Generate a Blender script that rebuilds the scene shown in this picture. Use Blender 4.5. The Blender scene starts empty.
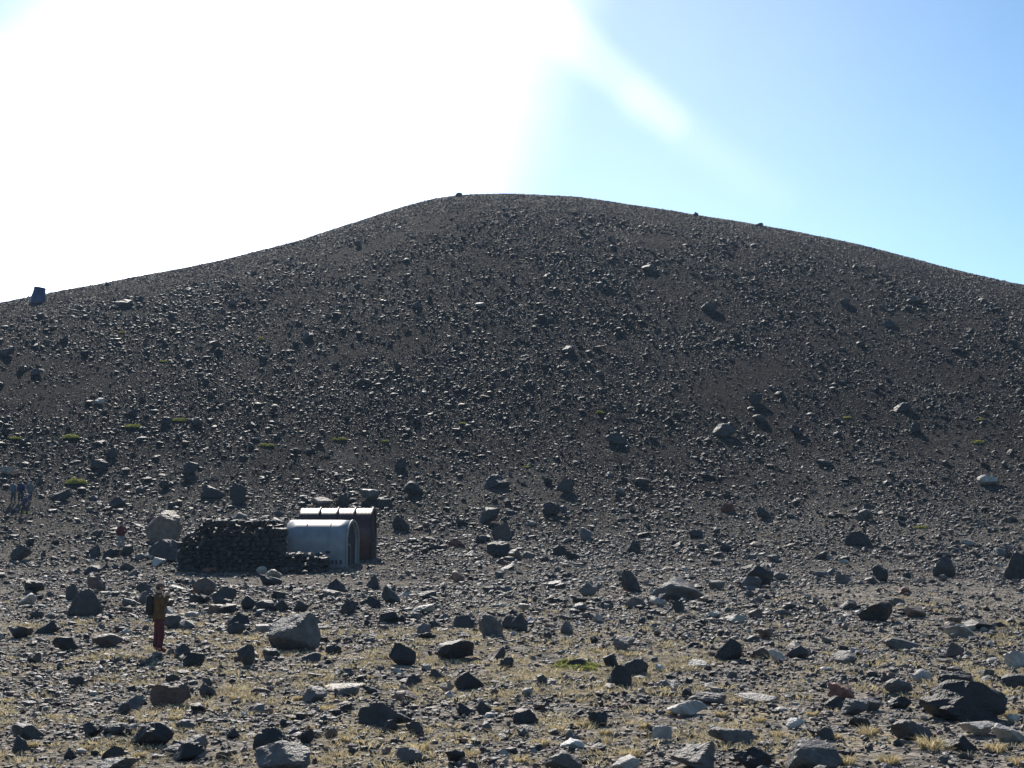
import bpy, bmesh, math, random
import numpy as np
from mathutils import Vector, Matrix
random.seed(7); RNG = np.random.default_rng(11)
SC = bpy.context.scene
COL = SC.collection

# ------------------------------------------------------------------ camera, sky, sun, exposure
F = 1422.0; W, H = 1024, 768
CAMZ = 4.25
PITCH = math.atan(98.0 / F)
cam_d = bpy.data.cameras.new('camera'); cam = bpy.data.objects.new('camera', cam_d); COL.objects.link(cam)
cam_d.sensor_width = 36.0; cam_d.lens = 36.0 * F / W
cam_d.clip_start = 0.1; cam_d.clip_end = 9000
cam.location = (0, 0, CAMZ); cam.rotation_euler = (math.radians(90) + PITCH, 0, 0)
SC.camera = cam
SUN_AZ = math.radians(-11.0); SUN_EL = math.radians(34.0)
SUN_DIR = Vector((math.sin(SUN_AZ) * math.cos(SUN_EL), math.cos(SUN_AZ) * math.cos(SUN_EL), math.sin(SUN_EL)))
SUN_STRENGTH = 5.0
SKY_STRENGTH = 0.098
EXPOSURE = 0.42
sl = bpy.data.lights.new('sun', 'SUN'); so = bpy.data.objects.new('sun', sl); COL.objects.link(so)
sl.energy = SUN_STRENGTH; sl.angle = math.radians(0.5); sl.color = (1.0, 0.935, 0.85)
so.rotation_euler = (-SUN_DIR).to_track_quat('-Z', 'Y').to_euler(); so.location = (0, 0, 120)
SC.view_settings.view_transform = 'Standard'; SC.view_settings.look = 'None'
SC.view_settings.exposure = EXPOSURE; SC.view_settings.gamma = 1.0
SC.view_settings.use_curve_mapping = False

FWD = np.array([0, math.cos(PITCH), math.sin(PITCH)]); UPV = np.array([0, -math.sin(PITCH), math.cos(PITCH)])


def ray(x, y):
    d = np.array([(x - 512) / F, 0, 0]) + UPV * ((384 - y) / F) + FWD
    return d / np.linalg.norm(d)


def node(nt, kind, **kw):
    n = nt.nodes.new(kind)
    for k, v in kw.items():
        setattr(n, k, v)
    return n


def build_world():
    w = bpy.data.worlds.new('World'); SC.world = w; w.use_nodes = True
    nt = w.node_tree; nt.nodes.clear(); L = nt.links.new
    out = node(nt, 'ShaderNodeOutputWorld')
    sky = node(nt, 'ShaderNodeTexSky', sky_type='NISHITA', sun_disc=False)
    sky.sun_elevation = SUN_EL; sky.sun_rotation = SUN_AZ
    sky.altitude = 1500; sky.air_density = 1.0; sky.dust_density = 0.25; sky.ozone_density = 0.6
    bg = node(nt, 'ShaderNodeBackground'); bg.inputs['Strength'].default_value = SKY_STRENGTH
    tn = node(nt, 'ShaderNodeVectorMath', operation='MULTIPLY'); tn.inputs[1].default_value = (0.80, 0.985, 1.07)
    L(sky.outputs[0], tn.inputs[0]); L(tn.outputs[0], bg.inputs['Color'])
    # sun glare and a flare streak painted in like thin cloud, laid out by direction in the sky (azimuth / elevation)
    tc = node(nt, 'ShaderNodeTexCoord')
    sep = node(nt, 'ShaderNodeSeparateXYZ'); L(tc.outputs['Generated'], sep.inputs[0])

    def m(op, a, b=None, c=None):
        n = node(nt, 'ShaderNodeMath', operation=op)
        for i, v in enumerate((a, b, c)):
            if v is None: continue
            if isinstance(v, (int, float)): n.inputs[i].default_value = v
            else: L(v, n.inputs[i])
        return n.outputs[0]
    az = m('ARCTAN2', sep.outputs[0], sep.outputs[1])
    el = m('ARCSINE', sep.outputs[2])
    nz = node(nt, 'ShaderNodeTexNoise'); L(tc.outputs['Generated'], nz.inputs['Vector'])
    nz.inputs['Scale'].default_value = 16; nz.inputs['Detail'].default_value = 5; nz.inputs['Roughness'].default_value = 0.55
    wob = m('MULTIPLY', m('SUBTRACT', nz.outputs[0], 0.5), 0.05)

    def ae(x, y):
        d = ray(x, y)
        return math.atan2(d[0], d[1]), math.asin(d[2])

    def capsule(p0, p1, r0, r1, fade, gain, taper=0.0):
        a0, e0 = ae(*p0); a1, e1 = ae(*p1)
        da, de = a1 - a0, e1 - e0; ll = da * da + de * de
        ra, re_ = m('SUBTRACT', az, a0), m('SUBTRACT', el, e0)
        t = m('DIVIDE', m('ADD', m('MULTIPLY', ra, da), m('MULTIPLY', re_, de)), ll)
        t = m('MAXIMUM', m('MINIMUM', t, 1.0), 0.0)
        qx = m('SUBTRACT', ra, m('MULTIPLY', t, da)); qy = m('SUBTRACT', re_, m('MULTIPLY', t, de))
        dist = m('SQRT', m('ADD', m('MULTIPLY', qx, qx), m('MULTIPLY', qy, qy)))
        dist = m('ADD', dist, m('MULTIPLY', wob, min(1.0, fade * 5)))
        rad = m('ADD', m('MULTIPLY', t, (r1 - r0) / F), r0 / F)
        x = m('DIVIDE', m('SUBTRACT', dist, rad), fade)           # 0 at the edge, 1 faded out
        x = m('MAXIMUM', m('MINIMUM', x, 1.0), 0.0)
        s = m('SUBTRACT', 1.0, m('MULTIPLY', m('MULTIPLY', x, x), m('SUBTRACT', 3.0, m('MULTIPLY', x, 2.0))))
        return m('MULTIPLY', s, m('SUBTRACT', gain, m('MULTIPLY', t, gain * taper)))
    parts = [capsule((400, -200), (215, 190), 112, 170, 0.12, 0.80),
             capsule((520, -150), (540, 230), 30, 30, 0.40, 0.27),
             capsule((-160, 95), (140, 275), 50, 80, 0.06, 0.6),
             capsule((180, 200), (-60, 330), 80, 60, 0.12, 0.5),
             capsule((510, -15), (672, 122), 12, 1, 0.018, 0.30, 0.5),  # diagonal flare streak painted as a wisp, its tail next
             capsule((640, 100), (775, 195), 3, 0, 0.022, 0.12, 0.7)]
    tot = parts[0]
    for p in parts[1:]: tot = m('ADD', tot, p)
    front = m('GREATER_THAN', sep.outputs[1], 0.0)
    tot = m('MULTIPLY', tot, front)
    em = node(nt, 'ShaderNodeBackground'); em.inputs['Color'].default_value = (1.0, 0.87, 0.79, 1)
    L(m('MULTIPLY', tot, 0.8), em.inputs['Strength'])
    add = node(nt, 'ShaderNodeAddShader'); L(bg.outputs[0], add.inputs[0]); L(em.outputs[0], add.inputs[1])
    L(add.outputs[0], out.inputs['Surface'])


build_world()


# ------------------------------------------------------------------ helpers
def tag(o, label=None, cat=None, group=None, kind=None):
    if label: o['label'] = label
    if cat: o['category'] = cat
    if group: o['group'] = group
    if kind: o['kind'] = kind
    return o


def link_mesh(name, me, mat=None, parent=None, loc=None, rotz=0.0):
    o = bpy.data.objects.new(name, me); COL.objects.link(o)
    if mat: me.materials.append(mat)
    if parent: o.parent = parent
    if loc is not None: o.location = loc
    if rotz: o.rotation_euler = (0, 0, rotz)
    return o


def empty(name, loc, rotz=0.0):
    o = bpy.data.objects.new(name, None); COL.objects.link(o)
    o.empty_display_size = 0.2
    o.location = loc; o.rotation_euler = (0, 0, rotz)
    return o


def mesh_np(name, V, faces, cols=None, smooth=False):
    """V (n,3) float, faces (m,k) int, cols (m,3) per-face colour"""
    me = bpy.data.meshes.new(name)
    V = np.ascontiguousarray(V, dtype=np.float32); faces = np.ascontiguousarray(faces, dtype=np.int32)
    k = faces.shape[1]; nf = len(faces)
    me.vertices.add(len(V)); me.vertices.foreach_set('co', V.ravel())
    me.loops.add(nf * k); me.loops.foreach_set('vertex_index', faces.ravel())
    me.polygons.add(nf)
    me.polygons.foreach_set('loop_start', np.arange(nf, dtype=np.int32) * k)
    if smooth: me.polygons.foreach_set('use_smooth', np.ones(nf, dtype=bool))
    else: me.polygons.foreach_set('use_smooth', np.zeros(nf, dtype=bool))
    me.update(calc_edges=True)
    if cols is not None:
        at = me.attributes.new('tint', 'FLOAT_COLOR', 'FACE')
        c = np.ones((nf, 4), dtype=np.float32); c[:, :3] = cols
        at.data.foreach_set('color', c.ravel())
    return me


_T = np.random.default_rng(3).random((256, 256)).astype(np.float64)


def vnoise(x, y):
    xi = np.floor(x).astype(np.int64); yi = np.floor(y).astype(np.int64)
    fx = x - xi; fy = y - yi
    fx = fx * fx * (3 - 2 * fx); fy = fy * fy * (3 - 2 * fy)
    a = _T[xi & 255, yi & 255]; b = _T[(xi + 1) & 255, yi & 255]
    c = _T[xi & 255, (yi + 1) & 255]; d = _T[(xi + 1) & 255, (yi + 1) & 255]
    return (a * (1 - fx) + b * fx) * (1 - fy) + (c * (1 - fx) + d * fx) * fy - 0.5


# ------------------------------------------------------------------ terrain: plain rising into a cinder cone
SIL = [(0, 304), (38, 296), (100, 285), (150, 275), (200, 266), (250, 254), (300, 240), (350, 224), (400, 208), (430, 199), (455, 195.5),
       (490, 194.5), (520, 195), (560, 196.5), (590, 199), (625, 205), (660, 210), (700, 216), (760, 226), (810, 235), (860, 245), (900, 256), (940, 266),
       (980, 276), (1024, 285)]
_sa, _se = [], []
for px, py in SIL:
    d = ray(px, py); _sa.append(math.atan2(d[0], d[1])); _se.append(d[2] / math.hypot(d[0], d[1]))
_sa = [-1.25, -0.8, -0.5] + _sa + [0.5, 0.8, 1.25]
_se = [0.0, 0.035, 0.095] + _se + [0.105, 0.04, 0.0]
AZT = np.linspace(-1.3, 1.3, 1041); DT = np.arange(0, 640, 0.5)
E = np.interp(AZT, _sa, _se)
kk = np.exp(-0.5 * (np.arange(-10, 11) / 4.0) ** 2); kk /= kk.sum()
E = np.convolve(np.pad(E, 10, mode='edge'), kk, mode='valid')
fadeaz = np.clip((1.25 - np.abs(AZT)) / 0.4, 0, 1)
DR = 215 - 330 * np.clip(np.abs(AZT), 0, 0.35) ** 2            # ridge distance
D0, D1 = 74.0, 118.0
ZT = np.zeros((len(AZT), len(DT)))
for i in range(len(AZT)):
    e, D = E[i], DR[i]
    D2 = D - 50
    zD = CAMZ + e * D
    m_ = (zD - e * (D - D2) / 2) / ((D1 - D0) / 2 + (D2 - D1) + (D - D2) / 2)
    s = np.interp(DT, [0, D0, D1, D2, D, D + 70, 640], [0, 0, m_, m_, e, -0.32, -0.32])
    z = np.concatenate([[0], np.cumsum((s[1:] + s[:-1]) * 0.25)])
    z = np.where(DT > D, np.maximum(z, 0), z)
    ZT[i] = z * fadeaz[i]


def ground(x, y):
    x = np.asarray(x, dtype=np.float64); y = np.asarray(y, dtype=np.float64)
    az = np.arctan2(x, y); d = np.hypot(x, y)
    fi = np.clip((az + 1.3) / 2.6 * 1040, 0, 1039.999); fj = np.clip(d / 0.5, 0, len(DT) - 1.001)
    i = fi.astype(int); j = fj.astype(int); a = fi - i; b = fj - j
    z = (ZT[i, j] * (1 - a) + ZT[i + 1, j] * a) * (1 - b) + (ZT[i, j + 1] * (1 - a) + ZT[i + 1, j + 1] * a) * b
    z = np.where(np.abs(az) > 1.3, 0, z)
    z = z + 2.55 * np.exp(-(d / 9.0) ** 2)
    far = np.clip(d / 30.0, 0.15, 1.0)
    n = 0.42 * vnoise(x / 13 + 9.1, y / 13 + 4.3) + 0.20 * vnoise(x / 4.7, y / 4.7) + 0.085 * vnoise(x / 1.7 + 5, y / 1.7) + 0.05 * vnoise(x / .7, y / .7 + 7)
    far = far * np.interp(d, [70, 110], [1.0, 0.62])
    return z + n * far


def hit(px, py):
    """the point of the ground seen through a pixel of the photograph"""
    d = ray(px, py)
    t = np.arange(12, 330, 0.04)
    X, Y, Z = d[0] * t, d[1] * t, CAMZ + d[2] * t
    below = np.nonzero(Z < ground(X, Y))[0]
    k = below[0] if len(below) else len(t) - 1
    return Vector((X[k], Y[k], float(ground(X[k], Y[k]))))


def gz(x, y): return float(ground(x, y))


def project(p):
    v = np.array(p) - np.array([0, 0, CAMZ])
    f = v @ FWD
    return 512 + F * v[0] / f, 384 - F * (v @ UPV) / f


# ------------------------------------------------------------------ materials
def new_mat(name):
    m = bpy.data.materials.new(name); m.use_nodes = True
    nt = m.node_tree
    return m, nt, nt.nodes['Principled BSDF'], nt.links.new


def rgb(c): return (c[0], c[1], c[2], 1.0)


def mat_plain(name, col, rough=0.8, var=0.25, scale=6.0, metallic=0.0, spec=0.4, bump=0.0, col2=None):
    m, nt, bs, L = new_mat(name)
    tc = node(nt, 'ShaderNodeTexCoord')
    nz = node(nt, 'ShaderNodeTexNoise'); nz.inputs['Scale'].default_value = scale; nz.inputs['Detail'].default_value = 6
    L(tc.outputs['Object'], nz.inputs['Vector'])
    rp = node(nt, 'ShaderNodeValToRGB')
    c2 = col2 or [min(1, c * (1 + var)) for c in col]
    rp.color_ramp.elements[0].color = rgb([c * (1 - var) for c in col]); rp.color_ramp.elements[0].position = 0.35
    rp.color_ramp.elements[1].color = rgb(c2); rp.color_ramp.elements[1].position = 0.68
    L(nz.outputs[0], rp.inputs[0]); L(rp.outputs[0], bs.inputs['Base Color'])
    bs.inputs['Roughness'].default_value = rough; bs.inputs['Metallic'].default_value = metallic
    bs.inputs['Specular IOR Level'].default_value = spec
    if bump:
        b = node(nt, 'ShaderNodeBump'); b.inputs['Strength'].default_value = bump; b.inputs['Distance'].default_value = 0.02
        L(nz.outputs[0], b.inputs['Height']); L(b.outputs[0], bs.inputs['Normal'])
    return m


def mat_rock():
    m, nt, bs, L = new_mat('lava_rock')
    at = node(nt, 'ShaderNodeAttribute', attribute_name='tint')
    ge = node(nt, 'ShaderNodeNewGeometry')
    nz = node(nt, 'ShaderNodeTexNoise'); nz.inputs['Scale'].default_value = 4.5; nz.inputs['Detail'].default_value = 8; nz.inputs['Roughness'].default_value = 0.65
    L(ge.outputs['Position'], nz.inputs['Vector'])
    rp = node(nt, 'ShaderNodeMapRange'); rp.inputs['From Min'].default_value = 0.3; rp.inputs['From Max'].default_value = 0.7
    rp.inputs['To Min'].default_value = 0.55; rp.inputs['To Max'].default_value = 1.5
    L(nz.outputs[0], rp.inputs['Value'])
    mul = node(nt, 'ShaderNodeVectorMath', operation='SCALE')
    L(at.outputs['Color'], mul.inputs[0]); L(rp.outputs[0], mul.inputs['Scale'])
    L(mul.outputs[0], bs.inputs['Base Color'])
    bs.inputs['Roughness'].default_value = 0.6; bs.inputs['Specular IOR Level'].default_value = 0.33
    n2 = node(nt, 'ShaderNodeTexNoise'); n2.inputs['Scale'].default_value = 22; n2.inputs['Detail'].default_value = 6
    L(ge.outputs['Position'], n2.inputs['Vector'])
    ad = node(nt, 'ShaderNodeMath', operation='ADD'); L(nz.outputs[0], ad.inputs[0]); L(n2.outputs[0], ad.inputs[1])
    b = node(nt, 'ShaderNodeBump'); b.inputs['Strength'].default_value = 0.55; b.inputs['Distance'].default_value = 0.06
    L(ad.outputs[0], b.inputs['Height']); L(b.outputs[0], bs.inputs['Normal'])
    return m


def mat_ground():
    m, nt, bs, L = new_mat('volcanic_ground')
    ge = node(nt, 'ShaderNodeNewGeometry')
    sep = node(nt, 'ShaderNodeSeparateXYZ'); L(ge.outputs['Position'], sep.inputs[0])

    def noise(scale, detail=6, rough=0.6):
        n = node(nt, 'ShaderNodeTexNoise'); n.inputs['Scale'].default_value = scale
        n.inputs['Detail'].default_value = detail; n.inputs['Roughness'].default_value = rough
        L(ge.outputs['Position'], n.inputs['Vector']); return n.outputs[0]

    def m2(op, a, b):
        n = node(nt, 'ShaderNodeMath', operation=op)
        for i, v in enumerate((a, b)):
            if isinstance(v, (int, float)): n.inputs[i].default_value = v
            else: L(v, n.inputs[i])
        return n.outputs[0]

    def ramp(f, stops):
        r = node(nt, 'ShaderNodeValToRGB'); els = r.color_ramp.elements
        while len(els) < len(stops): els.new(0.5)
        for e, (p, c) in zip(els, stops): e.position = p; e.color = rgb(c)
        L(f, r.inputs[0]); return r.outputs[0]

    def mix(f, a, b):
        n = node(nt, 'ShaderNodeMix', data_type='RGBA'); L(f, n.inputs[0]); L(a, n.inputs[6]); L(b, n.inputs[7]); return n.outputs[2]
    pb = node(nt, 'ShaderNodeTexVoronoi'); pb.inputs['Scale'].default_value = 5.0; L(ge.outputs['Position'], pb.inputs['Vector'])
    ps = node(nt, 'ShaderNodeSeparateColor'); L(pb.outputs['Color'], ps.inputs[0])
    pr = node(nt, 'ShaderNodeMapRange'); pr.inputs['To Min'].default_value = 0.45; pr.inputs['To Max'].default_value = 1.55; L(ps.outputs[0], pr.inputs['Value'])
    big = noise(0.07, 4); mid = noise(0.55, 6); fine = noise(7.0, 8, 0.7)
    # how far up the cone: cinders dark above, paler sandy soil on the plain
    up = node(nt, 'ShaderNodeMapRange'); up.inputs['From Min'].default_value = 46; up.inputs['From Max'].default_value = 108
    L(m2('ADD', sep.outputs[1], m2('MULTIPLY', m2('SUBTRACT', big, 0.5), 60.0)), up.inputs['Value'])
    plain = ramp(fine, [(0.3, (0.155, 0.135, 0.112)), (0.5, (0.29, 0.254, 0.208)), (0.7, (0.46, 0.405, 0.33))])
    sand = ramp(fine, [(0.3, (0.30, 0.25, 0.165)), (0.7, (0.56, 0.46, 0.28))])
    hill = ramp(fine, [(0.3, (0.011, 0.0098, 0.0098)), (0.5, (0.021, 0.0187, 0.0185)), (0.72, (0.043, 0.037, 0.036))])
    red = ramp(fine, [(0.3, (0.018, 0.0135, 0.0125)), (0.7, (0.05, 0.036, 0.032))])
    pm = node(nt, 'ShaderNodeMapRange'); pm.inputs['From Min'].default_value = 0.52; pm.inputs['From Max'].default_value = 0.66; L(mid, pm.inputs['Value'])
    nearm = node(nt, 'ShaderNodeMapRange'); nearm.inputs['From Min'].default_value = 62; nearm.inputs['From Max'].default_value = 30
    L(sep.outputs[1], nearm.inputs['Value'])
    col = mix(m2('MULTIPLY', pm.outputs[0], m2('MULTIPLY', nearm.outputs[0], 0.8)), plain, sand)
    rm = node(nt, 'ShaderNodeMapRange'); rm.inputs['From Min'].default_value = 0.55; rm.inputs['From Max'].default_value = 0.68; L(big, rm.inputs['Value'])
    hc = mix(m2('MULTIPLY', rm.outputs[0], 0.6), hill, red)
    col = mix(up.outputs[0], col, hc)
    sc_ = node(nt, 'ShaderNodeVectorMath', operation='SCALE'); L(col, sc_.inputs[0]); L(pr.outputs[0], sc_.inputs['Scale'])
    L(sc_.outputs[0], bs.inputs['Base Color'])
    bs.inputs['Roughness'].default_value = 1.0; bs.inputs['Specular IOR Level'].default_value = 0.04
    vo = node(nt, 'ShaderNodeTexVoronoi'); vo.inputs['Scale'].default_value = 9.0; L(ge.outputs['Position'], vo.inputs['Vector'])
    hsum = m2('ADD', m2('MULTIPLY', fine, 0.9), m2('ADD', m2('MULTIPLY', mid, 1.2), m2('MULTIPLY', vo.outputs['Distance'], -0.8)))
    b = node(nt, 'ShaderNodeBump'); b.inputs['Strength'].default_value = 0.9; b.inputs['Distance'].default_value = 0.2
    L(hsum, b.inputs['Height']); L(b.outputs[0], bs.inputs['Normal'])
    return m


def mat_tint(name, rough=0.9, spec=0.2, trans=0.0):
    m, nt, bs, L = new_mat(name)
    at = node(nt, 'ShaderNodeAttribute', attribute_name='tint')
    L(at.outputs['Color'], bs.inputs['Base Color']); bs.inputs['Roughness'].default_value = rough
    bs.inputs['Specular IOR Level'].default_value = spec
    if trans:
        tr = node(nt, 'ShaderNodeBsdfTranslucent'); L(at.outputs['Color'], tr.inputs['Color'])
        mx = node(nt, 'ShaderNodeMixShader'); mx.inputs[0].default_value = trans
        L(bs.outputs[0], mx.inputs[1]); L(tr.outputs[0], mx.inputs[2])
        L(mx.outputs[0], nt.nodes['Material Output'].inputs['Surface'])
    return m


M_ROCK = mat_rock(); M_GROUND = mat_ground()
M_GRASS = mat_tint('dry_grass', 0.8, 0.2, 0.35); M_LEAF = mat_tint('cushion_leaf', 0.7, 0.3, 0.3)


# ------------------------------------------------------------------ ground sheet
def build_ground():
    az = np.concatenate([np.linspace(-math.pi, -0.5, 50, endpoint=False), np.linspace(-0.5, 0.5, 620), np.linspace(0.5, math.pi, 51)[1:-1]])
    r = np.concatenate([np.linspace(0.4, 14, 34, endpoint=False), np.geomspace(14, 270, 540), np.geomspace(285, 4000, 26)])
    A, R = np.meshgrid(az, r, indexing='ij')
    X, Y = R * np.sin(A), R * np.cos(A)
    V = np.stack([X, Y, ground(X, Y)], -1).reshape(-1, 3)
    na, nr = len(az), len(r)
    i = np.arange(na)[:, None]; j = np.arange(nr - 1)[None, :]
    i2 = (i + 1) % na
    q = np.stack([i * nr + j, i * nr + j + 1, i2 * nr + j + 1, i2 * nr + j], -1).reshape(-1, 4)
    V = np.concatenate([V, [[0, 0, gz(0, 0)]]])
    c = len(V) - 1
    cap = np.stack([np.arange(na) * nr, ((np.arange(na) + 1) % na) * nr, np.full(na, c), np.full(na, c)], -1)
    me = mesh_np('ground', V, q, smooth=True)
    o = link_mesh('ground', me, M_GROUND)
    tag(o, 'grey volcanic plain rising into a dark broad cinder cone', 'ground', kind='structure')
    return o


build_ground()


# ------------------------------------------------------------------ rocks
def ico(sub):
    bm = bmesh.new(); bmesh.ops.create_icosphere(bm, subdivisions=sub, radius=1.0)
    V = np.array([v.co[:] for v in bm.verts]); Fc = np.array([[v.index for v in f.verts] for f in bm.faces])
    bm.free(); return V, Fc


ICO = {s: ico(s) for s in (1, 2, 3, 4)}
OCT_V = np.array([[1, 0, 0], [-1, 0, 0], [0, 1, 0], [0, -1, 0], [0, 0, 1], [0, 0, -1]], float)
OCT_F = np.array([[0, 2, 4], [2, 1, 4], [1, 3, 4], [3, 0, 4], [2, 0, 5], [1, 2, 5], [3, 1, 5], [0, 3, 5]])


def rock_shape(rng, sub, planes=13, rough=0.05, flat_top=False):
    """unit block broken along random planes; returns verts within about +-1"""
    V, Fc = ICO[sub]
    n = rng.normal(size=(planes, 3)); n /= np.linalg.norm(n, axis=1)[:, None]
    d = rng.uniform(0.42, 1.0, planes)
    if flat_top == -1: d = rng.uniform(.74, 1.0, planes)
    if flat_top:
        n[0] = np.array([0.26, -0.33, 0.907]) if flat_top > 0 else np.array([-0.45, -0.35, 0.82]); d[0] = 0.3 if flat_top > 0 else 0.55; n[1] = np.array([-.75 * flat_top, -.55, .37]); d[1] = .7
    dots = V @ n.T
    with np.errstate(divide='ignore', invalid='ignore'):
        rr = np.where(dots > 0.05, d[None, :] / dots, 9.0)
    r = np.minimum(rr.min(1), 1.35)
    P = V * r[:, None]
    if rough:
        s = rng.uniform(0, 100, 3)
        nn = vnoise(V[:, 0] * 2.3 + s[0] + V[:, 2] * 1.3, V[:, 1] * 2.3 + s[1]) * 2 + vnoise(V[:, 0] * 6 + s[1], V[:, 2] * 6 + V[:, 1] * 3 + s[2]) + 0.7*vnoise(V[:, 0] * 13 + s[1], V[:, 2] * 13 + V[:, 1] * 9 + s[2])
        P = P * (1 + rough * nn)[:, None]
    return P, Fc


TINT = {'dark': (0.043, 0.038, 0.036), 'black': (0.024, 0.0215, 0.021), 'grey': (0.095, 0.085, 0.078), 'brown': (0.085, 0.055, 0.042),
        'pale': (0.29, 0.26, 0.225), 'red': (0.15, 0.06, 0.042), 'tan': (0.165, 0.112, 0.084), 'white': (0.42, 0.40, 0.375)}
WORD = {'dark': 'dark grey', 'black': 'blackish', 'grey': 'mid grey', 'brown': 'brownish', 'pale': 'pale grey', 'red': 'reddish', 'tan': 'tan', 'white': 'whitish'}
placed = []      # every single rock: dict(px, py, w, h, tint, ...)
blocked = []     # circles kept free of loose stones


def make_rock(pos, wx, wy, hz, tint, sub, seed, kind, sink=0.2, planes=13, flat_top=False, peak=0.0):
    rng = np.random.default_rng(seed)
    P, Fc = rock_shape(rng, sub, planes=planes, rough=rng.uniform(0.05, 0.11) if sub >= 3 else 0.03, flat_top=flat_top)
    mn, mx = P.min(0), P.max(0)
    P = (P - (mn + mx) / 2) / (mx - mn)          # unit box
    P[:, 2] += 0.5
    if peak:
        k = 1 - peak * np.clip(P[:, 2], 0, 1)
        P[:, 1] *= k; P[:, 0] = (P[:, 0] - (sh := rng.uniform(-.25, .25)) * P[:, 2]) * (k * .5 + .5) + sh * P[:, 2]
        P[:, 0] /= (P[:, 0].max() - P[:, 0].min())
    P *= np.array([wx, wy, hz * (1 + sink)])
    P[:, 2] -= hz * sink
    c = np.tile(np.array(TINT[tint]), (len(Fc), 1)) * rng.uniform(0.85, 1.15)
    me = mesh_np(kind, P, Fc, c, smooth=False)
    o = link_mesh(kind, me, M_ROCK, None, pos, 0.0)
    return o


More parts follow.
